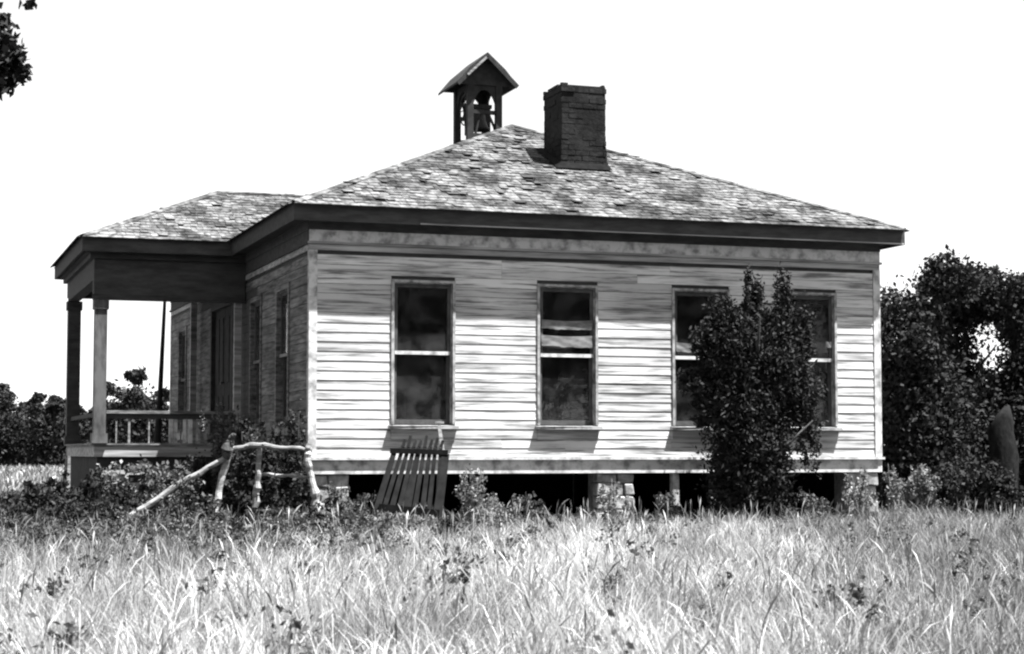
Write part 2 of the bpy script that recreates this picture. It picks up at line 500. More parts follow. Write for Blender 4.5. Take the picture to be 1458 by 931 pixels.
# double door in the porch wall
def make_door():
    x0, x1, z0, z1 = door_h[:4]
    Wd = x1 - x0; H = z1 - z0
    rz = -math.pi / 2
    mb = MB()
    mb.box(-0.1, -0.001, -0.036, -0.001, 0, H + 0.1)
    mb.box(Wd + 0.001, Wd + 0.1, -0.036, -0.001, 0, H + 0.1)
    mb.box(-0.001, Wd + 0.001, -0.034, -0.001, H + 0.001, H + 0.098)
    d = mb.build('door', M['darkwood'], house, (0, LEN - x0, z0), rz)
    for k in range(2):
        lf = MB(); a = 0.006 + k * Wd / 2; b = a + Wd / 2 - 0.012
        lf.box(a, b, 0.03, 0.06, 0.004, H - 0.004)
        for (p, q) in ((0.12, 0.75), (0.95, H - 0.15)):
            for (e, f) in ((a + .1, (a + b) / 2 - .04), ((a + b) / 2 + .04, b - .1)):
                lf.box(e, f, 0.018, 0.032, p, q)
        lf.build('door_leaf', M['blackwood'], d)
    kn = MB(); kn.tube([(Wd / 2 - 0.06, 0.03, 0.95), (Wd / 2 - 0.06, -0.01, 0.95), (Wd / 2 - 0.06, -0.03, 0.95)], [0.012, 0.014, 0.03], 8)
    kn.build('knob', M['iron'], d)
make_door()

# floor, ceiling, inside partition
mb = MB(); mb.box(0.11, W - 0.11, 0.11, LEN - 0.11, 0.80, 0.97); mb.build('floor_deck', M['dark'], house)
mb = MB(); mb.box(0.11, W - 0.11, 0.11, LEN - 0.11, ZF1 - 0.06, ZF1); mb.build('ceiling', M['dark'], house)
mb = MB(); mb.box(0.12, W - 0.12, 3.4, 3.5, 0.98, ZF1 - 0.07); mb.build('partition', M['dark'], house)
# boards added below the sills to keep light out, away from the open front
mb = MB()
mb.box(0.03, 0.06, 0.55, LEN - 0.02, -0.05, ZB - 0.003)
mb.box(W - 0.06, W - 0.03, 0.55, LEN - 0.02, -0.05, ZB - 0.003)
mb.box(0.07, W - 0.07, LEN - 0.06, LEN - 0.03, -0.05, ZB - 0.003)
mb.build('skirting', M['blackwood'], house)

# stone piers: each stone its own sub-part
def pier(x0, x1, y0, y1, z0, z1, seed, mat='stone'):
    rr = random.Random(seed)
    core = MB(); core.box(x0 + .05, x1 - .05, y0 + .05, y1 - .05, -0.1, z1 - 0.001)
    p = core.build('pier', M['stone'], house)
    z = z0
    while z < z1 - 0.02:
        h = min(rr.uniform(0.13, 0.2), z1 - z)
        if z1 - z - h < 0.06: h = z1 - z
        x = x0
        while x < x1 - 0.01:
            w = min(rr.uniform(0.16, 0.3), x1 - x)
            if x1 - x - w < 0.08: w = x1 - x
            m = MB(); d = rr.uniform(0, 0.04)
            m.box(x + .006, x + w - .006, y0 - d, y0 + 0.16, z + .004, z + h - .006, 0.012)
            m.build('stone', M[mat], p, bevel=0.012)
            x += w
        z += h
pier(0.02, 0.50, 0.02, 0.50, -0.06, ZB - 0.004, 1)
pier(3.78, 4.30, 0.02, 0.50, -0.06, ZB - 0.004, 2)
pier(W - 0.50, W - 0.03, 0.02, 0.50, -0.06, ZB - 0.004, 3)
mb = MB(); mb.box(4.86, 4.95, 0.03, 0.12, 0.35, ZB - 0.003, 0.006); mb.build('support_block', M['white'], house)
mb = MB(); mb.box(5.42, 5.5, 0.05, 0.14, -0.05, ZB - 0.003, 0.008); mb.build('support_block', M['greywood'], house)

# soffits, fascias
def eave_ring():
    s = MB(); f = MB()
    s.box(-O + .03, W + O - .03, -O + .03, -0.002, ZS, ZS + 0.02)
    s.box(-O + .03, W + O - .03, LEN + .002, LEN + O - .03, ZS, ZS + 0.02)
    s.box(W + .002, W + O - .03, -0.001, LEN + 0.001, ZS, ZS + 0.02)
    s.box(-O + .03, -0.002, -0.001, LEN + 0.001, ZS, ZS + 0.02)
    # porch soffit and ceiling
    s.box(-PL - O + .03, -O + .029, PV0 - O + .03, PV1 + O - .03, ZS - 0.004, ZS + 0.018)
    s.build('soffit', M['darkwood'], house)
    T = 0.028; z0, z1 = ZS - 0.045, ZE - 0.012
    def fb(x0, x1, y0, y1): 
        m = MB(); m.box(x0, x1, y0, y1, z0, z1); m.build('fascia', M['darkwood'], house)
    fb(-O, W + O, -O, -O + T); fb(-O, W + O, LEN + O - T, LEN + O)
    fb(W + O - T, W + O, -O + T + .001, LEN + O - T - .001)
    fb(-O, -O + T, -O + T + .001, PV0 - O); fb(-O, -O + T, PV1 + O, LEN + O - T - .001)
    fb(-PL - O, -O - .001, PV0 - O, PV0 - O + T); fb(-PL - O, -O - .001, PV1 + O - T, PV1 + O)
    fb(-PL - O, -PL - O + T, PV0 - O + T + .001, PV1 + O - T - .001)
    # thin pale strip painting the sun-caught lower edge of the front fascia
    m = MB(); m.box(-O + 1.6, W + O - .02, -O - 0.012, -O - 0.001, z0 + 0.004, z0 + 0.02); m.build('drip_strip', M['frieze'], house)
eave_ring()

# shingled roof slopes
def shingle_slope(mb, P0, along, up, ext, T, lift=0.0, w0=0.14, expo=0.135, seed=0):
    """P0 corner on the eave; along, up unit vectors in the slope; ext(t) -> (a, b) limits at t up the slope"""
    rr = random.Random(seed)
    P0 = Vector(P0); along = Vector(along).normalized(); up = Vector(up).normalized(); n = along.cross(up).normalized()
    if n.z < 0: n = -n
    t = -0.075
    while t < T:
        a, b = ext(max(t, 0.0))
        x = a - rr.uniform(0.0, 0.1) if b - a > .3 else a
        while x < b:
            w = w0 * rr.uniform(0.55, 1.25)
            e = min(x + w - (0.006 if t >= 0 else 0.0), b + 0.02); s0 = max(x, a - 0.02)
            if e - s0 > 0.02:
                l0 = 0.012 + rr.uniform(0, 0.008) + (rr.random() < 0.09) * rr.uniform(0.008, 0.028)
                dt = rr.uniform(-0.018, 0.018); sk = rr.uniform(-0.006, 0.006)
                if t < 0: dt = sk = 0.0; l0 = 0.018
                if t < 0.2 or rr.random() > 0.022:
                    tt = t + dt; te = min(t + expo * 1.55, T + 0.02)
                    q = []
                    at_, bt_ = ext(max(te, 0.0)); ab_, bb_ = ext(max(tt, 0.0))
                    cl = lambda xx, lo_, hi_: min(max(xx, lo_ - .01), hi_ + .01)
                    if cl(e, at_, bt_) - cl(s0, at_, bt_) < -0.02: x += w; continue
                    s1, e1 = cl(s0, at_, bt_), cl(e, at_, bt_); s0, e = cl(s0, ab_, bb_), cl(e, ab_, bb_)
                    for (xx, tv, ll) in ((s0, tt, l0), (e, tt + sk, l0), (e1, te, 0.004), (s1, te, 0.004)):
                        q.append(P0 + along * xx + up * tv + n * (lift + ll))
                    q2 = [P0 + along * xx + up * tv + n * (lift + ll - 0.011) for (xx, tv, ll) in ((s0, tt, l0), (e, tt + sk, l0), (e1, te, 0.0), (s1, te, 0.0))]
                    mb.add(q + q2, [(0, 1, 2, 3), (4, 5, 1, 0), (5, 6, 2, 1), (7, 4, 0, 3)])
            x += w
        t += expo

def np_build(mb, name, mat, parent):
    me = bpy.data.meshes.new(name)
    me.from_pydata(mb.v, [], mb.f)
    return link(name, me, mat, parent)

def roof():
    hw = W / 2 + O; sl = math.sqrt(1 + PIT * PIT); T = hw * sl
    L2 = LEN + 2 * O
    dk = MB()
    A = (-O, -O, ZE - .01); B = (W + O, -O, ZE - .01); Cc = (W + O, LEN + O, ZE - .01); D = (-O, LEN + O, ZE - .01)
    r0 = (W / 2, -O + hw, ZR - .01); r1 = (W / 2, LEN + O - hw, ZR - .01)
    dk.add([A, B, Cc, D, r0, r1], [(0, 1, 4), (1, 2, 5, 4), (2, 3, 5), (3, 0, 4, 5)])
    dk.v = [(x, y, z) for x, y, z in dk.v]
    me = bpy.data.meshes.new('roof'); me.from_pydata(dk.v, [], dk.f)
    deck = link('roof', me, M['darkwood'], house)
    sh = MB(); c = 1 / sl
    tri = lambda t: (t * c, 2 * hw - t * c)
    shingle_slope(sh, A, (1, 0, 0), (0, 1, PIT), tri, T, seed=1)
    o = np_build(sh, 'shingles', M['shingle'], deck); tag(o, kind='stuff')
    sh = MB()
    shingle_slope(sh, D, (-1, 0, 0), (0, -1, PIT), lambda t: (t * c - 2 * hw, -t * c), T, seed=2)
    shingle_slope(sh, A, (0, 1, 0), (1, 0, PIT), lambda t: (t * c, L2 - t * c), T, seed=3)
    shingle_slope(sh, B, (0, 1, 0), (-1, 0, PIT), lambda t: (t * c, L2 - t * c), T, seed=4)
    o = np_build(sh, 'shingles', M['shingle'], deck); tag(o, kind='stuff')
    # hip and ridge caps
    cap = MB()
    def caps(a, b):
        a = Vector(a); b = Vector(b); nn = (b - a).normalized()
        side = nn.cross(Vector((0, 0, 1))).normalized(); upv = side.cross(nn)
        n = max(2, int((b - a).length / 1.1)); rr = random.Random(int(a.x * 97 + b.y * 31))
        for i in range(n):
            p = a.lerp(b, i / n) + upv * (0.026 + rr.uniform(-.002, .002)); q = a.lerp(b, (i + 1) / n - 0.002) + upv * (0.026 + rr.uniform(-.002, .002)); w = 0.09
            for sgn in (-1, 1):
                e = side * sgn * w - Vector((0, 0, 1)) * w * PIT * 0.72
                cap.add([p, p + e, q + e, q, p - upv * .012, p + e - upv * .012, q + e - upv * .012, q - upv * .012], [(0, 1, 2, 3), (0, 4, 5, 1), (1, 5, 6, 2), (3, 2, 6, 7)])
    caps(A, r0); caps(B, r0); caps(Cc, r1); caps(D, r1); caps(r0, r1)
    np_build(cap, 'ridge_cap', M['shingle'], deck)
    # porch roof
    px0, px1 = -PL - O, -O
    pv0, pv1 = PV0 - O, PV1 + O
    ph = (pv1 - pv0) / 2; Tp = ph * sl
    xm = -O + ph           # where the ridge dies into the main slope
    a = (px0, pv0, ZE - .012); b = (px1, pv0, ZE - .012); d = (px0, pv1, ZE - .012); e = (px1, pv1, ZE - .012)
    g0 = (px0 + ph, pv0 + ph, ZP - .012); g1 = (xm, pv0 + ph, ZP - .012)
    me = bpy.data.meshes.new('porch_roof')
    me.from_pydata([a, b, d, e, g0, g1], [], [(0, 1, 5, 4), (2, 0, 4), (3, 2, 4, 5)])
    pr = link('porch_roof', me, M['darkwood'], house)
    sh = MB()
    Lp = px1 - px0
    shingle_slope(sh, a, (1, 0, 0), (0, 1, PIT), lambda t: (t * c, Lp + t * c), Tp, seed=5)
    shingle_slope(sh, d, (0, -1, 0), (1, 0, PIT), lambda t: (t * c, 2 * ph - t * c), Tp, seed=6)
    shingle_slope(sh, e, (-1, 0, 0), (0, -1, PIT), lambda t: (-t * c, Lp - t * c), Tp, seed=7)
    o = np_build(sh, 'shingles', M['shingle'], pr); tag(o, kind='stuff')
    cap.v.clear(); cap.f.clear()
    caps(a, g0); caps(d, g0); caps(g0, (g1[0] - .1, g1[1], g1[2]))
    np_build(cap, 'ridge_cap', M['shingle'], pr)
roof()

# brick chimney on the front slope
def chimney():
    x0, x1, y0, y1 = 3.96, 4.62, 1.76, 2.50
    zb, zt = ZE + PIT * (y0 + O) - 0.10, 6.27
    mb = MB(); mb.box(x0 + .002, x1 - .002, y0 + .002, y1 - .002, zb, zt - 0.05)
    ch = mb.build('chimney', M['brick'], house)
    br = MB(); z = zb; k = 0; rr = random.Random(4)
    while z < zt - 0.01:
        h = 0.066; f = (z - zb) / (zt - zb)
        fl = 0.012 if z > zt - 0.16 else (0.045 * (1 - f) ** 5)
        if abs(z - (zt - 0.3)) < 0.04: fl += 0.008
        X0, X1, Y0, Y1 = x0 - fl, x1 + fl, y0 - fl, y1 + fl
        off = 0.105 if k % 2 else 0.0
        topround = 0.02 if z > zt - 0.09 else 0
        def row(a, b, horizontal, fixed, inward):
            p = a - off
            while p < b - .01:
                s, e = max(p, a), min(p + 0.205, b)
                if e - s > 0.03:
                    j = rr.uniform(-0.005, 0.010)
                    if z > zt - 0.10 and rr.random() < .3: p += 0.212; continue
                    if horizontal: br.box(s, e, *sorted((fixed + j * inward, fixed + .05 * inward)), z, z + h - rr.uniform(0, topround))
                    else: br.box(*sorted((fixed + j * inward, fixed + .05 * inward)), s, e, z, z + h - rr.uniform(0, topround))
                p += 0.212
        row(X0, X1, True, Y0, 1); row(X0, X1, True, Y1, -1)
        row(Y0 + .052, Y1 - .052, False, X0, 1); row(Y0 + .052, Y1 - .052, False, X1, -1)
        z += 0.075; k += 1
    o = br.build('brickwork', M['brick'], ch); tag(o, kind='stuff')
    fl = MB(); zf = lambda y: ZE + PIT * (y + O) + 0.03
    fl.hexa([(x0 - .09, y0 - .07, zf(y0 - .07)), (x1 + .08, y0 - .06, zf(y0 - .06)), (x0 - .1, y1 + .1, zf(y1 + .1)), (x1 + .1, y1 + .1, zf(y1 + .1)),
             (x0 - .03, y0 - .03, zf(y0) + .05), (x1 + .03, y0 - .03, zf(y0) + .05), (x0 - .03, y1 + .03, zf(y1) + .05), (x1 + .03, y1 + .03, zf(y1) + .05)])
    fl.build('flashing', M['charred'], ch)
chimney()

# belfry straddling the ridge
BX0, BX1, BY0, BY1 = 3.70, 4.28, 5.36, 6.14
BZ0, BZ1, BZP = 5.80, 6.93, 7.40
def belfry():
    cx, cyy = (BX0 + BX1) / 2, (BY0 + BY1) / 2
    base = MB(); zl = 5.72
    for x in (BX0, BX1 - 0.05): base.box(x, x + 0.05, BY0 + .056, BY1 - .056, zl, 6.02)
    for y in (BY0 + .004, BY1 - 0.055): base.box(BX0 + .05, BX1 - .05, y, y + 0.05, zl, 6.12)
    bf = base.build('belfry', M['blackwood'], house)
    for x in (BX0, BX1 - 0.1):
        for y in (BY0, BY1 - 0.1):
            m = MB(); m.box(x, x + 0.1, y, y + 0.1, zl - .05, BZ1); m.build('belfry_post', M['blackwood'], bf)
    # spandrel panels with arched undersides between the posts
    def arch(a, b, fixed, horizontal, z_low, z_spring):
        m = MB(); n = 10
        for i in range(n):
            f0, f1 = i / n, (i + 1) / n
            h = lambda f: z_spring - (z_spring - z_low) * abs(2 * f - 1) ** 2.4
            p0, p1 = a + (b - a) * f0, a + (b - a) * f1
            lo0, lo1 = h(f0), h(f1)
            if horizontal:
                m.hexa([(p0, fixed, lo0), (p1, fixed, lo1), (p0, fixed + .03, lo0), (p1, fixed + .03, lo1), (p0, fixed, BZ1), (p1, fixed, BZ1), (p0, fixed + .03, BZ1), (p1, fixed + .03, BZ1)])
            else:
                m.hexa([(fixed, p0, lo0), (fixed + .03, p0, lo0), (fixed, p1, lo1), (fixed + .03, p1, lo1), (fixed, p0, BZ1), (fixed + .03, p0, BZ1), (fixed, p1, BZ1), (fixed + .03, p1, BZ1)])
        m.build('arched_panel', M['blackwood'], bf)
    arch(BX0 + .1, BX1 - .1, BY0 + .03, True, 6.58, 6.83); arch(BX0 + .1, BX1 - .1, BY1 - .06, True, 6.58, 6.83)
    arch(BY0 + .1, BY1 - .1, BX0 + .03, False, 6.60, 6.84); arch(BY0 + .1, BY1 - .1, BX1 - .06, False, 6.60, 6.84)
    m = MB()
    m.box(BX0 + .1, BX1 - .1, BY0 + .02, BY0 + .08, 6.44, 6.50); m.box(BX0 + .1, BX1 - .1, BY1 - .08, BY1 - .02, 6.44, 6.50)
    m.build('cross_rail', M['blackwood'], bf)
    m = MB()
    m.tube([(BX0 + .05, BY0 + .1, 6.05), (BX0 + .05, BY0 + .28, 6.3), (BX0 + .05, BY0 + .36, 6.55), (BX0 + .05, BY0 + .5, 6.72)], 0.018, 6)
    m.tube([(BX1 - .05, BY0 + .1, 6.05), (BX1 - .12, BY0 + .06, 6.25), (BX1 - .2, BY0 + .06, 6.42)], 0.022, 6)
    m.tube([(BX0 + .15, BY0 + .06, 6.12), (BX0 + .19, BY0 + .06, 6.3), (BX0 + .26, BY0 + .06, 6.44)], 0.02, 6)
    m.build('curved_brace', M['blackwood'], bf)
    # gable roof, ridge along the depth
    y0, y1 = BY0 - 0.14, BY1 + 0.16; hw = 0.50
    pts = lambda x, z, y: (x, y, z)
    for sgn in (-1, 1):
        m = MB(); t = 0.03
        xe, ze = cx + sgn * hw, BZP - 0.50; k = 0.02 * sgn
        xm, zm = cx + sgn * 0.3, BZP - 0.262
        q = [(cx, BZP), (xm, zm), (xe, ze)]
        for (a, b) in ((q[0], q[1]), (q[1], q[2])):
            m.hexa([(a[0], y0, a[1] - t), (b[0], y0, b[1] - t), (a[0], y1, a[1] - t), (b[0], y1, b[1] - t),
                    (a[0], y0, a[1] + .005), (b[0], y0, b[1] + .005), (a[0], y1, a[1] + .005), (b[0], y1, b[1] + .005)])
        m.build('belfry_roof', M['blackwood'], bf)
        m = MB()
        m.bar((cx, y0 - .012, BZP - .05), (xe, y0 - .012, ze - .03), 0.02, 0.07, up=(0, 0, 1))
        m.build('bargeboard', M['blackwood'], bf)
    m = MB()
    for y in (BY0 - .001, BY1 - .03):
        m.add([(cx - .47, y, BZP - .5), (cx + .47, y, BZP - .5), (cx, y, BZP - .035), (cx - .47, y + .03, BZP - .5), (cx + .47, y + .03, BZP - .5), (cx, y + .03, BZP - .035)],
              [(0, 1, 2), (3, 5, 4), (0, 3, 4, 1), (1, 4, 5, 2), (2, 5, 3, 0)])
    m.build('gable_panel', M['blackwood'], bf)
    m = MB(); m.bar((cx - .03, y0 - .03, BZP - .085), (cx - .34, y0 - .03, BZP - .385), 0.012, 0.035)
    m.build('pale_batten', M['greywood'], bf)  # added pale strip paints the sunlight on the left bargeboard
    # the bell hangs free in the frame: a thing of its own
    p = Vector((cx * cy - cyy * sy + HX, cx * sy + cyy * cy + HY, 6.24))
    bell = empty('bell', p, YAW)
    tag(bell, 'dark iron bell hanging inside the open belfry', 'bell')
    m = MB(); m.lathe([(0.0, .36), (.06, .355), (.1, .33), (.12, .26), (.13, .16), (.16, .08), (.205, .0), (.195, .0), (.15, .08), (.0, .3)], 20)
    m.build('bell_body', M['iron'], bell, smooth=True)
    m = MB(); m.box(-.235, .235, -.03, .03, .36, .42); m.tube([(-.2, 0, .4), (-.2, 0, .0), (-.2, 0, -.1)], .02, 6); m.tube([(.2, 0, .4), (.2, 0, .0), (.2, 0, -.1)], .02, 6)
    m.build('yoke', M['iron'], bell)
    m = MB(); n = 24
    ring = [(-.215, .25 * math.cos(2 * math.pi * k / n), .32 + .25 * math.sin(2 * math.pi * k / n)) for k in range(n + 1)]
    m.tube(ring, .012, 5)
    for k in range(4):
        a = math.pi * k / 4
        m.tube([(-.215, .25 * math.cos(a), .32 + .25 * math.sin(a)), (-.215, -.25 * math.cos(a), .32 - .25 * math.sin(a))], .008, 5)
    m.build('wheel', M['iron'], bell)
belfry()

# porch
def porch():
    fl = MB()
    fl.box(-PL - .06, -.035, PV0 - .06, PV1 + .06, PZF - 0.03, PZF - .004)
    pf = fl.build('porch_floor', M['greywood'], house)
    x = PV0 - 0.07
    while x < PV1 + .05:
        m = MB(); m.box(-PL - .09, -.04, x, x + .128, PZF - .003, PZF + .02, 0.002); m.build('floorboard', M['greywood'], pf); x += .132
    rim = MB()
    rim.box(-PL - .05, -.04, PV0 - .05, PV0 - .02, PZF - .17, PZF - .031)
    rim.box(-PL - .05, -.04, PV1 + .02, PV1 + .05, PZF - .17, PZF - .031)
    rim.box(-PL - .05, -PL - .02, PV0 - .019, PV1 + .019, PZF - .17, PZF - .031)
    rim.build('porch_rim', M['frieze'], house)
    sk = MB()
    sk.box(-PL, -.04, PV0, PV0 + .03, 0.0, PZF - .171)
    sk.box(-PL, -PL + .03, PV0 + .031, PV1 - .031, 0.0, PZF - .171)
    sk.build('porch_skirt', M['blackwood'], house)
    st = MB()
    st.box(-PL + .02, -PL + .72, PV0 - .028, PV0 - .003, .74, .80, .004); st.box(-PL + .95, -.1, PV0 - .028, PV0 - .003, .75, .80, .004)
    st.build('skirt_board', M['frieze'], house)
    # entablature
    en = MB()
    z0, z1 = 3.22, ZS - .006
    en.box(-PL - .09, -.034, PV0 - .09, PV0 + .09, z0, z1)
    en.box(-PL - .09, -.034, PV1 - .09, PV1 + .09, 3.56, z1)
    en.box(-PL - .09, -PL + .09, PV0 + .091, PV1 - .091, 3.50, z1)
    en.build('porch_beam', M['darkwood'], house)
    mo = MB()
    for d, za, zb in ((.115, z0 + .0, z0 + .07), (.15, z1 - .12, z1 - .051), (.2, z1 - .05, z1 - .002)):
        mo.box(-PL - d, -.036, PV0 - d, PV0 - .092, za, zb)
        if d > .12: mo.box(-PL - d, -PL - .092, PV0 - .091, PV1 + d, za + .001, zb)
    mo.build('beam_moulding', M['darkwood'], house)
    # posts
    def post(x, y, wdt, mat, zlow=PZF + .021, cap=True, z0=z0):
        m = MB(); h = wdt / 2
        m.box(x - h, x + h, y - h, y + h, zlow, z0)
        if cap:
            m.box(x - h - .025, x + h + .025, y - h - .025, y + h + .025, zlow, zlow + .14)
            m.box(x - h - .02, x + h + .02, y - h - .02, y + h + .02, z0 - .14, z0 - .001)
        return m.build('porch_post', mat, house)
    post(-PL + .02, PV0, .17, M['postwood'])
    post(-PL + .02, PV1, .20, M['darkwood'], z0=3.499)
    post(-.125, PV0, .1, M['frieze'], cap=False)
    post(-.14, PV1, .1, M['frieze'], cap=False, z0=3.559)
    for (x, y) in ((-PL + .1, PV0 + .12), (-PL + .1, PV1 - .1), (-.2, PV0 + .12)):
        m = MB(); m.box(x - .09, x + .09, y - .09, y + .09, -.05, PZF - .171, .01); m.build('porch_pier', M['blackwood'], house)
    # railing
    rl = MB(); rl.box(-PL + .11, -.18, PV0 - .05, PV0 + .05, 1.60, 1.645, .004)
    rail = rl.build('railing', M['greywood'], house)
    m = MB(); m.box(-PL + .11, -.18, PV0 - .03, PV0 + .03, 1.53, 1.597); m.build('under_rail', M['darkwood'], rail)
    for x, w in ((-1.07, .055), (-1.00, .04), (-.875, .045), (-.79, .055), (-.66, .02), (-.55, .02), (-.93, .02), (-1.66, .03), (-1.84, .02), (-1.38, .02)):
        m = MB(); m.box(x - w / 2, x + w / 2, PV0 - .02, PV0 + .01, PZF + .021, 1.529)
        m.build('baluster', M['white'] if w > .035 else M['greywood'], rail)  # wide ones painted white in place of sunlit far wall below the rail
    m = MB(); m.box(-PL - .02, -PL + .05, PV0 + .1, PV1 - .11, 1.56, 1.62); m.build('railing', M['darkwood'], house)
porch()

# ------------------------------------------------------------------ foliage
def leaf_cloud(blobs, size, seed, squash=1.0, droop=0.0, core=0.35, dens=1.0):
    """blobs: (cx, cy, cz, rx, ry, rz, count): small leaf faces through each volume, thicker towards sub-clumps"""
    rg = np.random.default_rng(seed); P = []
    for (cx_, cy_, cz_, rx, ry, rz_, n) in blobs:
        n = int(n * dens)
        k = max(6, int(n / 45))
        d = rg.normal(size=(k, 3)); d /= np.linalg.norm(d, axis=1)[:, None]
        rad = rg.uniform(core, 1.0, (k, 1)) ** 0.7
        cl = d * rad
        idx = rg.integers(0, k, n)
        sp = rg.uniform(0.10, 0.26, (k, 1))[idx]
        p = cl[idx] + rg.normal(size=(n, 3)) * sp
        P.append(p * np.array([rx, ry, rz_]) + np.array([cx_, cy_, cz_]))
    P = np.concatenate(P); P = P[P[:, 2] > 0.03]; n = len(P)
    a = rg.normal(size=(n, 3)); a[:, 2] -= droop; a /= np.linalg.norm(a, axis=1)[:, None]
    b = rg.normal(size=(n, 3)); b -= (a * b).sum(1)[:, None] * a; b /= np.linalg.norm(b, axis=1)[:, None]
    s = size * rg.uniform(0.55, 1.35, (n, 1))
    nn = np.cross(a, b)
    v = np.empty((n, 4, 3))
    v[:, 0] = P - a * s * .5; v[:, 1] = P + b * s * .32 * squash + nn * s * .08; v[:, 2] = P + a * s * .6; v[:, 3] = P - b * s * .32 * squash + nn * s * .08
    f = np.arange(n * 4).reshape(n, 4)
    return np_mesh('crown', v.reshape(-1, 3), [f])

def trunk_mesh(h, r, lean, limbs, seed, mb=None):
    rr = random.Random(seed); mb = mb or MB()
    pts = []; rad = []
    for i in range(6):
        f = i / 5
        pts.append((lean[0] * f + rr.uniform(-.04, .04) * h * .15, lean[1] * f + rr.uniform(-.04, .04) * h * .15, -0.1 + (h + .1) * f)); rad.append(r * (1 - .72 * f) * (1.35 if i == 0 else 1))
    mb.tube(pts, rad, 8)
    for k in range(limbs):
        f = rr.uniform(.3, .9); i = min(4, int(f * 5)); p = Vector(pts[i]).lerp(Vector(pts[i + 1]), f * 5 - i)
        a = rr.uniform(0, 6.28); l = h * rr.uniform(.25, .5) * (1.1 - .4 * f)
        q = p + Vector((math.cos(a) * l * .5, math.sin(a) * l * .5, l * .35)); e = p + Vector((math.cos(a) * l, math.sin(a) * l, l * .8))
        mb.tube([p, q, e], [r * .42 * (1 - f * .5), r * .25, r * .08], 6)
    return mb

def tree(name, x, y, h, blobs, leaf, label, cat='tree', group=None, mat='leaf', r=0.12, limbs=7, seed=1, th=0.75, **kw):
    t = empty(name, (x, y, 0))
    tag(t, label, cat, group)
    trunk_mesh(h * th, r, (random.uniform(-.1, .1) * h, 0), limbs, seed).build('trunk', M['bark'], t, smooth=True)
    me = leaf_cloud(blobs, leaf, seed, **kw)
    link('crown', me, M[mat], t)
    return t

def at(px, Y): return (px - 729) / 2600 * Y
def zz(py, Y): return EYE + (644 - py) / 2600 * Y

# evergreen before the front wall
bx, by = at(1066, 23.3), 23.3
tree('cedar', bx, by, 3.1,
     [(0, 0, .35, .50, .4, .42, 2200), (0, 0, .75, .50, .42, .5, 2600), (.0, 0, 1.2, .50, .45, .5, 2800), (.0, .05, 1.7, .56, .5, .5, 3000), (-.38, 0, 2.05, .28, .3, .34, 800), (.46, 0, 2.05, .32, .34, .5, 1200),
      (.0, 0, 2.3, .50, .45, .45, 2400), (-.3, 0, 2.75, .2, .22, .32, 420), (.08, 0, 2.95, .14, .15, .42, 480), (.46, 0, 2.8, .15, .15, .5, 420), (.74, 0, 2.6, .17, .2, .36, 240), (-.66, -.05, 1.85, .16, .2, .12, 150), (-.58, 0, 1.45, .17, .2, .10, 120), (.68, 0, 1.55, .2, .25, .4, 420), (.78, 0, 1.1, .14, .2, .3, 120),
      (-.62, 0, 2.35, .16, .2, .22, 200), (-.74, 0, 2.0, .2, .2, .2, 240), (-.1, 0, 2.6, .34, .3, .3, 1100), (.3, 0, 2.55, .34, .3, .34, 1100), (-.42, 0, 2.5, .26, .25, .28, 600), (.62, 0, 1.85, .3, .3, .4, 800), (-.5, 0, 1.7, .24, .2, .2, 300), (.6, 0, 2.3, .24, .25, .25, 420), (.02, .05, 1.4, .36, .3, 1.2, 4200)],
     .062, 'dark bushy cedar growing close against the front wall between the right-hand windows', 'cedar', r=.09, seed=21, squash=.7, dens=3.6, core=.15)

# trees at the right of the house
RT = [(1300, 27.5, 3.95, 1.0, 31, 'dark leafy tree right beside the schoolhouse corner'),
      (1350, 29.5, 4.15, .95, 32, 'dark rounded tree second from the schoolhouse corner, before a bright gap in the leaves'),
      (1472, 28.5, 3.95, 1.0, 33, 'dark leafy tree at the right edge of the photograph, past the gap in the leaves'),
      (1510, 33.0, 4.4, 1.3, 34, 'tree behind the right edge tree, only its left side in the photograph'),
      (1400, 34.0, 2.6, 1.0, 35, 'low dense thicket tree furthest back in the right-hand group')]
for i, (px, Y, h, rw, sd, lab) in enumerate(RT):
    rr = random.Random(sd); bl = []
    for k in range(13):
        a = rr.uniform(0, 6.28); q = rr.uniform(.25, 1) * rw
        z = rr.uniform(.16, .95) * h; q *= 1 - .45 * max(0, z / h - .6)
        s = rr.uniform(.26, .5) * rw
        if sd == 32 and 2.3 < z < 3.5: q = min(q, .25); s = rr.uniform(.2, .32)
        if sd == 31: q = min(q, .6)
        if sd == 33 and 2.3 < z < 3.5: a = rr.uniform(-1.2, 1.2)
        bl.append((q * math.cos(a), q * math.sin(a), z - .1, s, s, s * rr.uniform(.7, 1.0), int(1500 * s * s + 260)))
    bl.append((.2 if sd == 33 else -.1, 0, h * .62, rw * .62, rw * .7, h * .24, 1500))
    bl.append((0, 0, h * .30, rw * .95, rw * .8, h * .32, 4600))
    tree('leafy_tree', at(px, Y), Y, h, bl, .08, lab, 'tree', 'trees to the right of the schoolhouse', seed=sd, r=.12, dens=3.8, limbs=4, th=.6)

# unseen trees added behind the camera to cut sky fill and darken the panes
fill_blocking_wood = []
for k in range(46):
    a = R(-200 + 220 * k / 45); d = random.uniform(19, 30); h = random.uniform(11, 15)
    x, y = d * 1.25 * math.cos(a), d * .9 * math.sin(a) + 6
    if y > 2: continue
    fill_blocking_wood.append((x, y, h * .5, 3.2, 3.2, h * .5, 900))
tag(link('wood', leaf_cloud(fill_blocking_wood, .75, 500, core=.05), M['leaf']), kind='stuff')

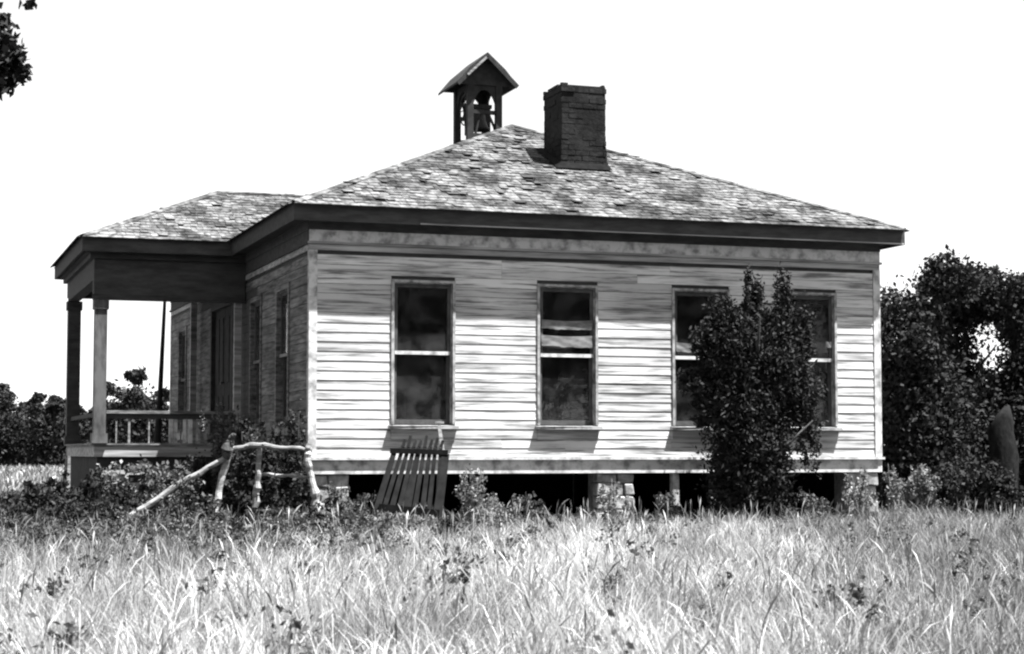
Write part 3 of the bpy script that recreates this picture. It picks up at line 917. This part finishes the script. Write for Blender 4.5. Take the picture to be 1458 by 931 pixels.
# the branch that hangs in at the upper left belongs to a tree just outside the frame
t = empty('shade_tree', (-5.0, 12.2, 0)); tag(t, 'overhanging leafy branch of a tree at the upper left corner', 'tree')
mb = MB(); mb.tube([(0, 0, -.1), (.05, .05, 1.2), (0, .1, 2.6), (-.1, 0, 4.2), (-.1, .1, 5.6)], [.24, .19, .16, .12, .05], 10)
mb.tube([(0, .1, 2.6), (.6, 0, 3.2), (1.2, -.1, 3.75), (1.55, -.1, 3.75), (1.72, -.1, 3.6)], [.09, .07, .045, .025, .01], 7)
mb.tube([(0, .1, 3.0), (-.7, .3, 3.9), (-1.3, .4, 4.6)], [.08, .06, .02], 6)
mb.build('trunk', M['bark'], t, smooth=True)
link('crown', leaf_cloud([(1.35, -.1, 3.72, .34, .3, .24, 1900), (1.54, -.1, 3.52, .2, .2, .12, 520), (1.64, -.1, 3.62, .1, .12, .1, 260), (1.42, -.1, 3.94, .28, .25, .08, 380), (.6, 0, 3.9, .7, .7, .5, 1500), (-.2, 0, 5.2, 1.3, 1.3, .9, 3000), (-1.2, .3, 4.6, .8, .8, .6, 1500), (1.74, -.1, 4.06, .07, .05, .02, 12)], .075, 77, core=.2), M['leaf'], t)

# far trees on the left, seen beside and through the porch
FT = [(-15, 100, 5.0, 2.2), (16, 104, 5.1, 1.7), (43, 110, 4.5, 1.5), (68, 98, 4.9, 1.2), (92, 104, 4.6, 1.2), (120, 108, 3.8, 1.7), (158, 100, 4.3, 1.5),
      (188, 90, 5.6, 1.6), (208, 95, 4.9, 1.5), (246, 94, 4.2, 1.0), (268, 99, 3.8, 1.6)]
FL = ['far dark tree cut by the left edge of the photograph', 'far dark tree near the left edge with a flat top', 'low far tree in the dip of the left tree line', 'far square-topped tree left of the porch',
      'far tree just left of the porch corner posts', 'low far bush between the two porch corner posts', 'far bush seen through the porch beside the near corner post', 'tallest far tree framed in the porch opening',
      'far bush right of the tallest tree in the porch opening', 'small far tree next to the thin pole in the porch opening', 'low far bush hidden behind the porch end of the schoolhouse']
for i, (px, Y, h, rw) in enumerate(FT):
    rr = random.Random(100 + i); bl = [(0, 0, h * .36, rw * .95, rw, h * .36, 900)]
    for k in range(7):
        a = rr.uniform(0, 6.28); q = rr.uniform(.2, .8) * rw
        z = rr.uniform(.35, .88) * h; s = rr.uniform(.3, .5) * rw * (1.2 - .6 * z / h)
        bl.append((q * math.cos(a), q * math.sin(a), z, s, s, s * .8, 220))
    tree('far_tree', at(px, Y), Y, h, bl, .22, FL[i], 'tree', 'far trees behind the porch', seed=100 + i, r=.2, limbs=4, dens=4.2)

# shrubs and weeds by the porch and the corner
SH = [(385, 22.6, .52, 1.62, 900, 'leafmid', .075, 'leafy vine shrub behind the pole fence beside the house corner'),
      (345, 23.6, .42, 1.75, 800, 'leafmid', .08, 'leafy shrub with bright leaves against the porch rail end'),
      (300, 23.9, .42, 1.0, 600, 'leaf', .07, 'low dark shrub under the porch edge by the pole fence'),
      (410, 21.7, .36, .95, 600, 'leaf', .07, 'dark weeds growing between the two right posts of the pole fence'),
      (340, 21.8, .3, .85, 420, 'leaf', .07, 'dark weeds behind the left leaning post of the pole fence'),
      (230, 22.6, .5, 1.02, 1000, 'leafmid', .075, 'mid-grey weeds below the porch beside the slanting pole'),
      (168, 22.8, .42, 1.0, 800, 'leafpale', .075, 'pale bushy weeds in front of the near porch post'),
      (70, 21.0, .62, .75, 800, 'leaf', .08, 'dark weed bush low at the left edge of the meadow'),
      (130, 19.6, .5, .55, 600, 'leaf', .07, 'dark low weed patch left of the shrubs, nearest the viewer'),
      (480, 21.9, .34, .82, 500, 'leafmid', .06, 'weeds around the left corner pier of the schoolhouse'),
      (1232, 24.4, .34, .85, 500, 'leafpale', .06, 'pale weeds in front of the right corner pier'),
      (1318, 26.0, .40, 1.05, 700, 'leafpale', .07, 'pale bushy weed under the trees right of the schoolhouse'),
      (1272, 25.4, .22, .95, 260, 'leafpale', .06, 'narrow pale weed just right of the schoolhouse corner'),
      (1410, 25.5, .85, 1.1, 1900, 'leaf', .08, 'dark low bush at the right edge below the trees'),
      (1350, 26.4, .4, 1.0, 800, 'leaf', .08, 'dark low bush between the pale weed and the right edge bush'),
      (1300, 28.0, .6, 1.3, 1300, 'leaf', .08, 'dark bush behind the pale weeds by the schoolhouse corner'),
      (678, 22.0, .30, .95, 420, 'leafpale', .055, 'pale weed clump in the open crawlspace right of the slatted gate'),
      (872, 22.6, .26, .82, 300, 'leafpale', .055, 'pale weeds in front of the middle stone pier'),
      (20, 22.5, .6, .8, 900, 'leafmid', .06, 'mid-grey weed mound in the far left of the meadow before the distant trees'),
      (105, 22.2, .5, .92, 1000, 'leaf', .06, 'dark tangled weeds left of the porch, below the far porch post'),
      (195, 21.8, .5, .8, 1000, 'leaf', .06, 'dark low tangle of weeds at the foot of the slanting pole'),
      (262, 21.4, .5, .8, 1100, 'leafmid', .055, 'mid-grey weeds below the slanting pole, nearer the viewer than the porch'),
      (290, 20.6, .4, .5, 600, 'leaf', .055, 'dark weeds at the foot of the leftmost fence post'),
      (365, 21.0, .42, .5, 600, 'leaf', .055, 'dark weeds in front of the middle fence post'),
      (425, 20.8, .4, .46, 550, 'leafmid', .055, 'mid-grey weeds in front of the bright curved fence post'),
      (45, 19.2, .7, .5, 900, 'leaf', .06, 'wide dark weed patch in the meadow by the left edge'),
      (230, 19.4, .5, .42, 600, 'leaf', .055, 'small dark weed patch in the meadow below the fence'),
      (318, 23.0, .40, 1.75, 1300, 'leafmid', .06, 'leafy vine hanging over the right end of the porch rail'),
      (362, 22.2, .48, 1.55, 1700, 'leaf', .06, 'dark vine tangle filling the middle of the pole fence'),
      (420, 22.0, .32, 1.7, 1000, 'leaf', .055, 'dark vine tangle under the fence rail against the corner board'),
      (515, 22.2, .3, .6, 420, 'leafmid', .05, 'weeds left of the slatted gate in front of the crawlspace'),
      (725, 22.6, .3, .62, 380, 'leafpale', .05, 'pale weeds between the gate and the middle stone pier'),
      (950, 23.2, .3, .6, 380, 'leafmid', .05, 'weeds before the white support block left of the cedar'),
      (1160, 24.0, .3, .6, 380, 'leafmid', .05, 'weeds right of the cedar in front of the dark crawlspace'),
      (275, 22.9, .45, 1.1, 900, 'leaf', .06, 'dark weeds rising against the porch base left of the pole fence'),
      (600, 21.2, .32, .4, 420, 'leafpale', .045, 'pale weeds over the foot of the slatted gate'),
      (560, 21.0, .25, .34, 260, 'leafmid', .045, 'small weeds at the left foot of the slatted gate'),
      (60, 17.6, .5, .42, 700, 'leaf', .05, 'dark low weeds in the meadow below the left edge weed patch'),
      (150, 18.2, .5, .46, 700, 'leafmid', .05, 'mid-grey low weeds in the meadow below the near porch post'),
      (300, 18.8, .4, .42, 520, 'leaf', .05, 'dark low weeds in the meadow in front of the leftmost fence post'),
      (395, 19.3, .4, .42, 520, 'leafmid', .05, 'mid-grey low weeds in the meadow in front of the pole fence'),
      (10, 20.2, .5, .62, 800, 'leaf', .055, 'dark weeds cut by the left edge of the photograph'),
      (480, 20.6, .4, .5, 600, 'leaf', .05, 'dark weeds in the grass below the left corner pier'),
      (535, 20.0, .4, .44, 520, 'leafmid', .05, 'mid-grey weeds in the grass left of the slatted gate, nearer the viewer'),
      (120, 20.8, .5, .72, 900, 'leaf', .055, 'dark weed tangle below the porch corner, in front of the taller weeds'),
      (640, 20.4, .35, .4, 420, 'leaf', .05, 'small dark weeds in the grass right of the slatted gate'),
      (760, 22.4, .22, .62, 180, 'leafmid', .055, 'small weed before the crawlspace left of the middle pier')]
for i, (px, Y, rw, h, n, mt, lf, lab) in enumerate(SH):
    rr = random.Random(300 + i); x = at(px, Y)
    t = empty('shrub', (x, Y, 0)); tag(t, lab, 'shrub', 'shrubs and weeds around the schoolhouse')
    mb = MB(); bl = []
    for k in range(7):
        a = rr.uniform(0, 6.28); q = rr.uniform(.1, .75) * rw; zt = h * rr.uniform(.55, .95)
        mb.tube([(q * .2 * math.cos(a), q * .2 * math.sin(a), -.05), (q * .7 * math.cos(a), q * .7 * math.sin(a), zt * .5), (q * math.cos(a), q * math.sin(a), zt)], [.014, .010, .004], 5)
        bl.append((q * math.cos(a), q * math.sin(a), zt * .82, rw * .36, rw * .36, h * .2, n // 9)); bl.append((q * .6 * math.cos(a), q * .6 * math.sin(a), zt * .45, rw * .42, rw * .42, h * .24, n // 10))
    mb.build('stems', M['bark'] if mt != 'leafpale' else M['greywood'], t)
    link('leaves', leaf_cloud(bl, lf * .85, 300 + i, core=.1, dens=1.7), M[mt], t)

# ------------------------------------------------------------------ small things
def wp(px, py, Y):
    a = (px - 729) / 2600; b = -(py - 465.5) / 2600; c, s = math.cos(.0686), math.sin(.0686)
    d = Vector((a, c - b * s, s + b * c)); return Vector((0, 0, EYE)) + d * (Y / d.y)

# pole fence before the left corner
fe = empty('pole_fence', (-2.9, 21.3, 0)); tag(fe, 'rustic fence of crooked pale poles beside the front-left corner of the schoolhouse', 'fence')
fo = Vector((2.9, -21.3, 0))
def pole(name, pts, rad, mat):
    P = []; Q = []; rr = random.Random(len(pts) * 17 + int(pts[0][0] * 31))
    for k in range(len(pts) - 1):
        for f in (0, .2, .4, .6, .8):
            q = Vector(pts[k]).lerp(Vector(pts[k + 1]), f) + fo
            P.append(q + Vector((rr.uniform(-.012, .012), rr.uniform(-.012, .012), rr.uniform(-.008, .008)))); Q.append((rad[k] * (1 - f) + rad[k + 1] * f) * rr.uniform(.78, 1.12) * (1.25 if rr.random() < .12 else 1))
    P.append(Vector(pts[-1]) + fo); Q.append(rad[-1])
    mb = MB().tube(P, Q, 9)
    for k in (3, 7):
        if k < len(P) - 1: mb.tube([P[k], P[k] + Vector((rr.uniform(-.09, .09), -.05, rr.uniform(.0, .06)))], [Q[k] * .5, Q[k] * .2], 5)
    mb.build(name, mat, fe)
pole('fence_post', [(-3.50, 21.25, -.1), (-3.47, 21.25, .25), (-3.38, 21.3, .7), (-3.28, 21.3, 1.12), (-3.25, 21.3, 1.2)], [.05, .045, .04, .035, .02], M['palewood'])
pole('fence_post', [(-2.98, 21.35, -.1), (-2.99, 21.35, .4), (-2.96, 21.35, .8), (-2.95, 21.35, 1.16)], [.04, .036, .036, .03], M['greywood'])
pole('fence_post', [(-2.31, 21.3, -.1), (-2.27, 21.3, .32), (-2.30, 21.3, .65), (-2.38, 21.3, .95), (-2.36, 21.3, 1.15)], [.05, .05, .045, .04, .03], M['palewood'])
pole('rail', [(-3.32, 21.33, 1.08), (-3.0, 21.3, 1.14), (-2.7, 21.29, 1.11), (-2.33, 21.32, 1.08)], [.026, .036, .028, .024], M['greywood'])
pole('rail', [(-2.98, 21.38, .80), (-2.6, 21.36, .78), (-2.3, 21.34, .76)], [.02, .02, .018], M['greywood'])
pole('slanting_pole', [(-4.40, 21.1, .30), (-3.85, 21.2, .68), (-3.30, 21.28, 1.0)], [.04, .036, .03], M['greywood'])
pole('stump_top', [(-3.33, 21.27, .98), (-3.30, 21.27, 1.1), (-3.27, 21.27, 1.22), (-3.22, 21.25, 1.27)], [.045, .055, .045, .015], M['bark'])

# slatted gate leaning in front of the first window
ga = empty('slatted_gate', (-1.25, 21.6, 0)); tag(ga, 'dark slatted picket gate standing askew in the grass under the first window', 'gate')
dz = lambda z: .50 * z / 1.1          # leans back
def gp(x, z): return Vector((x + 1.25, dz(z), z))
n = 8
for k in range(n):
    f = k / (n - 1)
    xb = -1.63 + f * .72; xt = -1.32 + f * .46
    jt = random.uniform(-.02, .02)
    MB().bar(gp(xb + jt, -.03), gp(xt, 1.10), .07 + random.uniform(-.012, .012), .018, up=(0, 1, 0), w2=.045).build('picket', M['charred'], ga) if k not in (3,) else \
        MB().bar(gp(xb, .0), gp(xt, 1.10), .13, .018, up=(0, 1, 0), w2=.055).build('picket', M['charred'], ga)
    MB().bar(gp(xt, 1.112), gp(xt + .025, 1.23 + random.uniform(-.045, .02)), .042, .018, up=(0, 1, 0), w2=.032).build('picket_tip', M['charred'], ga)
MB().bar(gp(-1.47, 1.07) + Vector((0, -.03, 0)), gp(-.77, 1.05) + Vector((0, -.03, 0)), .03, .06, up=(0, 0, 1)).build('rail', M['charred'], ga)
MB().bar(gp(-1.58, .40) + Vector((0, -.03, 0)), gp(-.86, .33) + Vector((0, -.03, 0)), .03, .09, up=(0, 0, 1)).build('rail', M['charred'], ga)
MB().bar(gp(-1.72, -.05), gp(-1.42, 1.06), .09, .03, up=(0, 1, 0), w2=.06).build('stile', M['charred'], ga)
MB().bar(gp(-.92, -.05), gp(-.80, 1.03), .12, .03, up=(0, 1, 0), w2=.09).build('stile', M['charred'], ga)
stk = MB(); stk.bar((0, 0, -.1), (.02, .1, 1.05), .045, .03, up=(0, 1, 0)); stk.bar((.02, .1, 1.05), (-.03, .14, 1.40), .05, .03, up=(0, 1, 0), w2=.035); stk.box(-.075, .03, .12, .16, 1.401, 1.43)
o = stk.build('stake', M['palewood'], None, (-.86, 22.15, 0)); tag(o, 'thin white stake with a short crosspiece standing behind the slatted gate', 'stake')

o = MB().tube([(0, 0, -.1), (0, 0, .5), (.05, 0, 1.0), (.0, .03, 1.35), (.06, 0, 1.55), (.1, 0, 1.72)], [.29, .23, .2, .19, .13, .04], 12).build('dead_trunk', M['stump'], None, (at(1424, 26.6), 26.6, 0), smooth=True)
tag(o, 'broad dull grey dead trunk standing low among the dark bushes at the right edge', 'trunk')

# thin pole seen through the porch, pale boards beyond the far post
Y = 31.0
p0, p1, p2 = wp(224, 640, Y), wp(228, 560, Y), wp(237, 380, Y)
b0 = Vector((p0.x, p0.y, 0))
o = MB().tube([Vector((-.06, 0, -.1)), p1 - b0, p2 - b0, p2 - b0 + Vector((.05, 0, .8))], [.10, .045, .022, .015], 8).build('slender_pole', M['blackwood'], None, b0, smooth=True)
tag(o, 'thin dark leaning pole seen through the porch opening', 'pole')
Y = 31.5
b0 = Vector((at(98, Y), Y, 0))
bd = empty('leaning_boards', b0); tag(bd, 'pale weathered boards propped up left of the far porch post', 'boards')
for k, (xa, xb, zt) in enumerate(((-.13, .0, 1.35), (-.04, .0, 1.7), (.06, .02, 1.85))):
    MB().bar((xa, -.05 * k, -.1), (xb, .2 - .05 * k, zt), .10, .025, up=(0, 1, 0), w2=.05).build('board', M['palewood'], bd)

# ------------------------------------------------------------------ meadow
def vnoise(x, y, sc, seed):
    rg = np.random.default_rng(seed); v = np.zeros_like(x)
    for k in range(9):
        a = rg.uniform(0, 6.28); f = sc * rg.uniform(.6, 1.7)
        v += np.sin((x * math.cos(a) + y * math.sin(a)) * f + rg.uniform(0, 6.28))
    return v / 9 * 1.6

def in_house(x, y, pad):
    u = (x - HX) * cy + (y - HY) * sy; v = -(x - HX) * sy + (y - HY) * cy
    main = (u > -pad) & (u < W + pad) & (v > -pad) & (v < LEN + pad)
    por = (u > -PL - pad) & (u < 0.2) & (v > PV0 - pad) & (v < PV1 + pad)
    return main | por

def blades(n, x, y, h, w, rg, lean=0.35, phi=None, ln=None, head=False):
    n = len(x)
    if phi is None: phi = rg.uniform(0, 2 * math.pi, n)
    face = rg.uniform(0, 2 * math.pi, n)
    if ln is None: ln = h * np.abs(rg.normal(lean, .22, n))
    dx, dy = np.cos(phi), np.sin(phi)
    fx, fy = np.cos(face), np.sin(face)
    v = np.zeros((n, 7, 3))
    prof = ((0, 0, 1.0), (.42, .18, .9), (.78, .55, .62))
    if head: prof = ((0, 0, .6), (.74, .5, .6), (.88, .74, 2.0))
    for k, (hz, l, ww) in enumerate(prof):
        for s in (0, 1):
            sg = -1 if s == 0 else 1
            v[:, k * 2 + s, 0] = x + dx * ln * l + fx * w * .5 * ww * sg
            v[:, k * 2 + s, 1] = y + dy * ln * l + fy * w * .5 * ww * sg
            v[:, k * 2 + s, 2] = h * hz - (.03 if k == 0 else 0)
    v[:, 6, 0] = x + dx * ln; v[:, 6, 1] = y + dy * ln; v[:, 6, 2] = h * (1 - .15 * (ln / h) ** 2)
    b = (np.arange(n) * 7)[:, None]
    q = np.concatenate([b + np.array([[0, 1, 3, 2]]), b + np.array([[2, 3, 5, 4]])]); t = b + np.array([[4, 5, 6]])
    return v.reshape(-1, 3), q, t

def scatter(n, y0, y1, p, rg, pad=1.2):
    """points in the view wedge, thinning with distance"""
    f = rg.uniform(0, 1, n); y = (y0 ** p + f * (y1 ** p - y0 ** p)) ** (1 / p)
    x = rg.uniform(-1, 1, n) * (.30 * y + pad)
    return x, y

def meadow():
    rg = np.random.default_rng(5)
    sets = {'grass': [], 'greengrass': []}
    def put(x, y, h, w, lean, dirs=None, ln=None, head=False):
        g = np.clip((x - .055 * y - 1.0) * .55, 0, .9) * (y < 40) + np.clip((-x - .07 * y - .4) * .7, 0, .85) * (y > 13.5) * (y < 40) + .16  # darker blades towards the right stand in for tree shade
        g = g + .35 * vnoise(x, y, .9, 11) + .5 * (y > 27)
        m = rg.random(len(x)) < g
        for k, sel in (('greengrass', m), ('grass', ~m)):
            if sel.any():
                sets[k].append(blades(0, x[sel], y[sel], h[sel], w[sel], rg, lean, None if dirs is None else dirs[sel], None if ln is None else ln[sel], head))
    # even undergrowth
    x, y = scatter(120000, 4.2, 27, 1.2, rg)
    cl = vnoise(x, y, 3.2, 1) + .6 * vnoise(x, y, 9, 2)
    keep = (rg.uniform(-1.0, .9, len(x)) < cl + .2) & ~in_house(x, y, .02)
    x, y, cl = x[keep], y[keep], cl[keep]
    h = np.clip((.22 + .07 * cl + .05 * vnoise(x, y, .8, 3)) * rg.uniform(.5, 1.3, len(x)), .06, .5)
    put(x, y, h, rg.uniform(.0028, .0062, len(x)) * (1 + .04 * y), .6)
    # tufts: blades fan out of a common root
    tx, ty = scatter(8200, 4.2, 27, 1.2, rg)
    ok = ~in_house(tx, ty, .1) & (rg.uniform(-1.1, .8, len(tx)) < vnoise(tx, ty, 2.2, 21) + .3); tx, ty = tx[ok], ty[ok]
    th = np.clip((.25 + .13 * vnoise(tx, ty, .7, 3) + .10 * vnoise(tx, ty, 2.6, 4)) * rg.uniform(.6, 1.35, len(tx)), .10, .58)
    nb = rg.integers(14, 40, len(tx)); wide = np.where(rg.random(len(tx)) < .05, 2.0, 1.0); tl = rg.uniform(.25, .75, len(tx))
    i = np.repeat(np.arange(len(tx)), nb); m = len(i)
    d = rg.uniform(0, 2 * math.pi, m); rr = np.abs(rg.normal(0, .07, m))
    wind = .9
    x = tx[i] + np.cos(d) * rr; y = ty[i] + np.sin(d) * rr
    h = th[i] * rg.uniform(.55, 1.1, m)
    put(x, y, h, rg.uniform(.0028, .006, m) * (1 + .04 * y) * wide[i], .4, d + rg.normal(0, .4, m), h * np.clip(rg.normal(tl[i], .2), .05, 1.1))
    # loose seed stalks
    x, y = scatter(4200, 5, 26, 1.2, rg); k = ~in_house(x, y, .02); x, y = x[k], y[k]
    put(x, y, rg.uniform(.25, .52, len(x)), rg.uniform(.003, .006, len(x)) * (1 + .03 * y), .25, head=True)
    # far meadow
    x, y = scatter(42000, 27, 125, 1.1, rg, 3); k = ~in_house(x, y, .05); x, y = x[k], y[k]
    put(x, y, rg.uniform(.22, .5, len(x)), rg.uniform(.03, .05, len(x)) * (y / 30), .4)
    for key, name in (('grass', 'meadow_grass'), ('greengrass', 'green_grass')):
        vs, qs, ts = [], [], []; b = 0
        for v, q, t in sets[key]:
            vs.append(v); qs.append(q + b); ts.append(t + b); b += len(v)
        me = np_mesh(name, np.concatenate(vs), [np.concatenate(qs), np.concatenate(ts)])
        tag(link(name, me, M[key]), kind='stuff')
    # broad-leaved weeds among the grass, too many to count
    bl = []; x, y = scatter(230, 5, 24, 1.2, rg)
    x2, y2 = scatter(500, 15, 24, 1.2, rg); k = x2 < -.05 * y2; x = np.concatenate([x, x2[k]]); y = np.concatenate([y, y2[k]])
    for a, b in zip(x, y):
        if in_house(np.array([a]), np.array([b]), .15)[0]: continue
        r = random.uniform(.06, .2); bl.append((a, b, random.uniform(.12, .38), r, r, random.uniform(.06, .16), random.randint(14, 45)))
    tag(link('meadow_weeds', leaf_cloud(bl, .034, 9, core=.1, dens=2.2), M['leafmid']), kind='stuff')
meadow()
